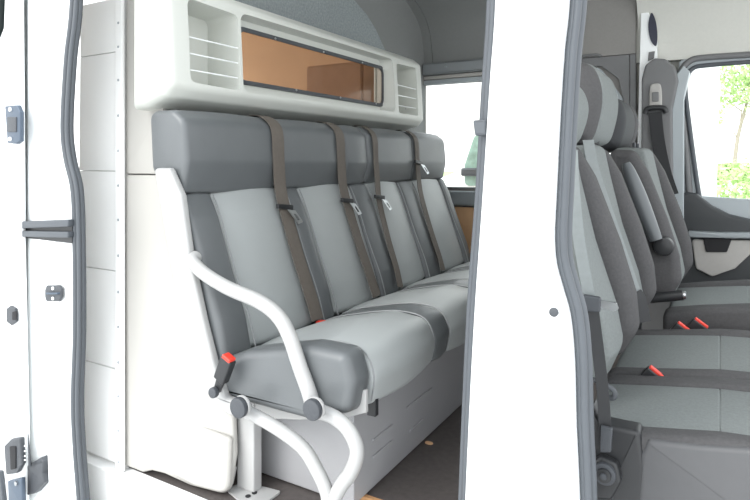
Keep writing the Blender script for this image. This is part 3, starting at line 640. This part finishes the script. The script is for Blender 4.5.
# light centre insert on the second headrest
hp2 = h2[0]
MB().rprism([(x+.006, z) for x, z in hp2], 'XZ', 1.665, 1.945, .025, 4).build('headrest_insert', 'lfab', h2[3])
MB().rprism([(x+.006, z) for x, z in h1[0]], 'XZ', 1.27, 1.47, .02, 4).build('headrest_insert', 'lfab', h1[3])
cush(db, 1.175, 1.535, -.235, .33, .283, 0, .055, .065)
cush(db, 1.54, 1.98, -.235, .33, .283, 0, .055, .060)
# base and plastic side cover
MB().box(-.22, .30, 1.22, 1.95, .002, .20).build('seat_base', 'cabdark', db, bevel=.01)
Yb = 1.17
MB().rprism(rc([xz(640, 455, Yb), xz(648, 440, Yb), xz(700, 446, Yb), xz(760, 450, Yb), xz(860, 455, Yb), (.30, .05), (-.14, .05)], .01), 'XZ', Yb, Yb+.05, .01).build('side_cover', 'lowplastic', db)
MB().rprism(rc([xz(590, 400, Yb), xz(606, 425, Yb), xz(640, 432, Yb), xz(646, 470, Yb), xz(640, 530, Yb), xz(588, 530, Yb)], .01), 'XZ', Yb, Yb+.05, .01).build('hinge_cover', 'black', db)
an = MB().rprism(rc([xz(590, 462, Yb-.01), xz(602, 454, Yb-.01), xz(618, 462, Yb-.01), xz(622, 480, Yb-.01), xz(612, 498, Yb-.01), xz(592, 496, Yb-.01)], .01), 'XZ', Yb-.022, Yb, .006).build('belt_anchor_cover', 'black', db)
p = atY(604, 475, Yb-.03)
for rr, dd in ((.020, .0), (.013, -.006), (.006, -.010)):
    MB().cyl(p+Vector((0, .016, 0)), p+Vector((0, dd, 0)), rr, 24, bev=.002).build('anchor_ring', 'cap' if rr != .013 else 'black', an)
# driver seat
M['dhead'] = mat('near_black_headrest_fabric', (.022, .024, .027), .7, noise=.1, nscale=100)
ds = thing('driver_seat', 'far cab seat beside the driver door, dark grey fabric with a folded-up armrest', 'seat', (0, 2.36, 0))
hh = back_parts(ds, 2.13, 2.60, .075, .02, 1.035, .85, -.085)
MB().rprism([(x+.006, z) for x, z in hh[0]], 'XZ', 2.44, 2.55, .02, 4).build('headrest_insert', 'dfab', hh[3])
hh[3].data.materials[0] = M['dhead']
cush(ds, 2.10, 2.62, -.15, .45, .318, 0, .09, .07, .018)
MB().box(-.14, .42, 2.16, 2.56, .002, .21).build('seat_base', 'cabdark', ds, bevel=.01)
arm = [atY(x, y, 2.08) for x, y in [(626, 163), (634, 185), (645, 213), (656, 240)]]
ap = spl(arm, 6); n = len(ap); m = MB()
m.tube(ap, [.008+.013*math.sin(PI*min(1, (i+1.2)/(n+.4))**.8)+.012*(i/n) for i in range(n)], 16)
m.v = [Vector((v.x, 2.08+(v.y-2.08)*1.1, v.z)) for v in m.v]; m.build('folded_armrest', 'armr', ds)
p = atY(664, 246, 2.115); MB().cyl(p+Vector((0, .02, 0)), p-Vector((0, .025, 0)), .030, 28, bev=.006).build('armrest_pivot', 'black', ds)
# parking brake lever
hb = thing('parking_brake_lever', 'black parking brake lever with a chrome tip between the cab seats', 'lever', (-.15, 2.04, 0))
a = atY(652, 298, 2.04); b_ = atY(683, 295, 2.04)
MB().tube(spl([(a.x-.06, 2.04, .002), (a.x-.05, 2.04, a.z-.10), (a.x-.02, 2.04, a.z-.01), a, a.lerp(b_, .5), b_], 6), [.014]*31, 16).build('grip', 'black', hb) if False else None
pth = spl([(a.x-.05, 2.04, .003), (a.x-.045, 2.04, a.z-.08), (a.x-.02, 2.04, a.z-.006), a, a.lerp(b_, .5), b_], 6)
MB().tube(pth, .016, 16).build('grip', 'black', hb)
MB().cyl(b_-Vector((.003, 0, 0)), b_+Vector((.009, 0, 0)), .0125, 20, bev=.003).build('button', 'chrome', hb)
# cab buckles
p = atY(694, 317, 2.03)
for px, py, Y, lb in ((684, 324, 1.99, 'nearer of two red buckles between the cab seats'), (701, 320, 2.03, 'farther of two red buckles between the cab seats'), (657, 369, 1.545, 'red buckle tip between the two passenger places')):
    q = atY(px, py, Y); t = thing('belt_buckle', lb, 'buckle', (q.x, Y, q.z-.07), 'cab seat buckles'); q = q-Vector((0, 0, .010))
    R_ = Matrix.Rotation(.62, 4, 'Y')
    m = MB(); m.rprism(rect(-.024, .024, -.07, 0, .005), 'XZ', -.011, .011, .004); m.v = [q+R_@v for v in m.v]; m.build('housing', 'black', t)
    m = MB(); m.rprism(rect(-.021, .021, -.003, .006, .003), 'XZ', -.008, .008, .003); m.v = [q+R_@v for v in m.v]; m.build('release_button', 'red', t)
# ---- cab belts
def cab_belt(top, path, w, m1, lbl, loc, low=None):
    t = thing('seat_belt', lbl, 'seat belt', loc, 'cab seat belts')
    MB().ribbon(spl(path, 6), w, .0024).build('webbing', m1, t)
    if low: MB().ribbon(spl(low, 6), w, .0024).build('lap_webbing', 'webb', t)
    return t
t = cab_belt(0, [atY(572, 150, 1.19), atY(574, 190, 1.172), atY(579, 240, 1.16), atY(588, 290, 1.155), atY(591, 304, 1.155)], (.020, .008, 0), 'webg', 'front passenger belt by the near pillar, bare tongue sticking forward', (-.2, 1.16, .1),
        [atY(592, 304, 1.155), atY(598, 350, 1.155), atY(603, 395, 1.150), atY(606, 450, 1.145)])
q = atY(592, 303, 1.15)
MB().rprism(rc([(q.x-.018, q.z-.016), (q.x+.016, q.z-.014), (q.x+.018, q.z+.014), (q.x-.016, q.z+.016)], .006), 'XZ', 1.140, 1.152, .004).build('tongue_grip', 'cap', t)
MB().plate(rc([xz(596, 299, 1.145), xz(617, 303, 1.145), xz(619, 309, 1.145), xz(614, 311, 1.145), xz(597, 307, 1.145)], .003), [], 'XZ', 1.143, 1.1465).build('latch_plate', 'chrome', t)
q = atY(610, 388, 1.165)
MB().tube(spl([q+Vector((-.03, 0, .01)), q+Vector((-.01, -.006, .008)), q+Vector((.008, -.006, -.002)), q+Vector((.006, -.004, -.016)), q+Vector((-.012, -.002, -.014))], 5), .005, 10).build('seat_loop', 'cap', t)
MB().rprism(rc([xz(601, 425, 1.14), xz(613, 428, 1.14), xz(611, 452, 1.14), xz(600, 452, 1.14)], .003), 'XZ', 1.136, 1.144, .003).build('lower_bracket', 'cap', t)
cab_belt(0, [atY(588, 140, 1.585), atY(594, 170, 1.575), atY(612, 225, 1.56), atY(629, 275, 1.555), atY(636, 297, 1.555)], (.024, .02, 0), 'webg', 'middle cab belt, pale webbing slanting down between the passenger backrests', (-.2, 1.55, .3),
        [atY(636, 292, 1.552), atY(640, 300, 1.552), atY(645, 322, 1.552)])
t = cab_belt(0, [atY(655, 112, 2.93), atY(658, 140, 2.93), atY(664, 170, 2.92), atY(672, 195, 2.9)], (.055, 0, 0), 'webb', 'black driver belt hanging from the far pillar beside the driver window', (-.2, 2.93, .5))
q = atY(655.5, 97, Yp-.052)
sh = cspl([(q.x-.018, q.z-.055), (q.x+.018, q.z-.055), (q.x+.026, q.z-.02), (q.x+.022, q.z+.05), (q.x, q.z+.062), (q.x-.022, q.z+.05), (q.x-.026, q.z-.02)])
ha = MB().rprism(sh, 'XZ', Yp-.055, Yp-.0395, .006).build('height_adjuster', 'beige', t)
MB().rprism(rect(q.x-.014, q.x+.014, q.z-.022, q.z+.022, .005), 'XZ', Yp-.061, Yp-.0545, .003).build('adjuster_button', 'cabdark', ha)
MB().tube(spl([(q.x-.045, Yp-.058, q.z-.075), (q.x-.03, Yp-.062, q.z-.052), (q.x+.03, Yp-.062, q.z-.052), (q.x+.045, Yp-.058, q.z-.075)], 5), .012, 12).build('belt_loop', 'black', t)

# ================================================================== OUTSIDE
GZ = -.62
struct(MB().box(-60, 60, -40, 80, GZ-.05, GZ).build('ground', 'ground'), 'pale overexposed road')
def leaves(c, r, n, size, mb=None, shell=.35):
    mb = mb or MB(); c = Vector(c)
    for _ in range(n):
        v = Vector((random.gauss(0, 1), random.gauss(0, 1), random.gauss(0, 1))).normalized()*(shell+(1-shell)*random.random()**.5)
        p = c+Vector((v.x*r[0], v.y*r[1], v.z*r[2])); s_ = size*random.uniform(.6, 1.3)
        a = Vector((random.gauss(0, 1), random.gauss(0, 1), random.gauss(0, 1))).normalized(); b = a.orthogonal().normalized()
        mb.add([p-a*s_, p+b*s_*.5, p+a*s_, p-b*s_*.5], [(0, 1, 2, 3)])
    return mb
def gpt(px, dist, z=GZ):
    r = _ray(px, 162); r = r/r.y; return Vector((r.x*dist, dist, z))
def tree(px, dist, H, label, clumps, lean=0, group=None):
    b = gpt(px, dist); t = thing('leafy_tree', label, 'tree', b, group)
    pts = [b, b+Vector((lean*.3, 0, H*.35)), b+Vector((lean, 0, H*.7)), b+Vector((lean*1.1, 0, H*.95))]
    tr = MB().tube(spl(pts, 5), [.16-.12*i/15 for i in range(16)], 10)
    for k in range(7):
        a = pts[1].lerp(pts[3], k/8); tr.tube([a, a+Vector((random.uniform(-1, 1)*2, random.uniform(-1, 1), 1.6))], [.05, .015], 6)
    tr.build('trunk', 'bark', t)
    mb = MB()
    for (dx, dz, rx, rz, n) in clumps: leaves(b+Vector((dx, random.uniform(-.4, .4), dz)), (rx, rx*.7, rz), n, .17, mb)
    mb.build('crown', 'leaf', t, smooth=0)
tree(733, 48, 8.6, 'slim pale green tree seen through the driver window', [(.6, 8.2, 2.6, 1.5, 800), (-.8, 6.6, 2.3, 1.5, 700), (2.4, 6.4, 2.6, 1.7, 800), (1.3, 9.3, 1.6, 1.1, 350), (2.9, 4.9, 2.0, .9, 260), (-1.4, 4.6, 1.0, .8, 120), (4.6, 7.6, 2.0, 2.2, 500)], .9)
g_ = MB().box(-40, 120, 52, 78, GZ, GZ+.06).build('grass_verge', 'grass'); tag(g_, 'strip of bright green grass beyond the road', 'grass', kind='stuff')
def shrub(px, dist, r, h, label, n=900, ls=.22):
    b = gpt(px, dist); t = thing('green_shrub', label, 'shrub', b)
    MB().tube([b, b+Vector((0, 0, h*.6))], [.05, .02], 8).build('stem', 'bark', t)
    leaves(b+Vector((0, 0, h*.5)), (r, r*.6, h*.5), n, ls, None, .2).build('foliage', 'leaf', t, smooth=0)
shrub(729, 49.5, 1.6, 1.35, 'low shrub at the foot of the slim tree')
shrub(697, 46.0, 1.6, .9, 'lowest shrub, by the left edge of the driver window')
shrub(757, 15, 1.0, 1.55, 'nearest rounded shrub at the right edge of the driver window', 900, .09)
# parked white van seen through the rear window
pv = thing('parked_van', 'white van parked outside the far rear window', 'van', (-1.9, 5.4, GZ))
def Q(px, py, Y=5.0): return xz(px, py, Y)
MB().rprism(rc([Q(461, 60), Q(462, 118), Q(457, 150), Q(452, 172), Q(428, 182), Q(424, 235), (Q(424, 0)[0], GZ+.25), (-.05, GZ+.25), (.0, 1.6), (-.6, 1.95)], .05), 'XZ', 5.05, 6.4, .06).build('body', 'carwhite', pv)
MB().rprism(rc([Q(473, 135), Q(500, 133), Q(505, 186), Q(463, 186), Q(463, 165)], .05), 'XZ', 5.035, 5.056, .006).build('side_window', 'pvglass', pv)
MB().rprism(rc([Q(462, 168), Q(480, 168), Q(480, 176), Q(462, 176)], .02), 'XZ', 4.96, 5.04, .02).build('mirror', 'cap', pv)
for xw in (Q(432, 0)[0]+.45, -.35): MB().cyl((xw, 5.03, GZ+.31), (xw, 5.22, GZ+.31), .30, 28, bev=.03).build('wheel', 'black', pv)

# ================================================================== LIGHT + CAMERA
w = bpy.data.worlds.new('sky'); bpy.context.scene.world = w; w.use_nodes = True
nt = w.node_tree; bg = nt.nodes['Background']
tc = nt.nodes.new('ShaderNodeTexCoord'); sx = nt.nodes.new('ShaderNodeSeparateXYZ'); rmp = nt.nodes.new('ShaderNodeValToRGB')
nt.links.new(tc.outputs['Generated'], sx.inputs[0]); nt.links.new(sx.outputs['Z'], rmp.inputs['Fac'])
rmp.color_ramp.elements[0].color = (.98, .99, 1.0, 1); rmp.color_ramp.elements[1].color = (.88, .94, 1.0, 1)
nt.links.new(rmp.outputs['Color'], bg.inputs['Color']); bg.inputs['Strength'].default_value = 1.0
sun = bpy.data.lights.new('sun', 'SUN'); sun.energy = .85; sun.angle = math.radians(35); sun.color = (1., .98, .94)
so = bpy.data.objects.new('sun', sun); C.objects.link(so)
so.rotation_euler = Vector((.25, .80, -.62)).to_track_quat('-Z', 'Y').to_euler()
cam = bpy.data.cameras.new('camera'); cam.sensor_width = 36; cam.lens = FP*36/750; cam.shift_y = -(250-162)/750
cam.clip_start = .02; cam.clip_end = 300
co = bpy.data.objects.new('camera', cam); C.objects.link(co); co.location = (0, 0, EYE)
co.rotation_euler = (PI/2, 0, YAW)
S = bpy.context.scene; S.camera = co
vs = S.view_settings; vs.view_transform = 'Standard'; vs.look = 'None'; vs.exposure = 1.43; vs.gamma = 1; vs.use_curve_mapping = False
S.cycles.max_bounces = 10; S.cycles.diffuse_bounces = 6; S.cycles.transparent_max_bounces = 12
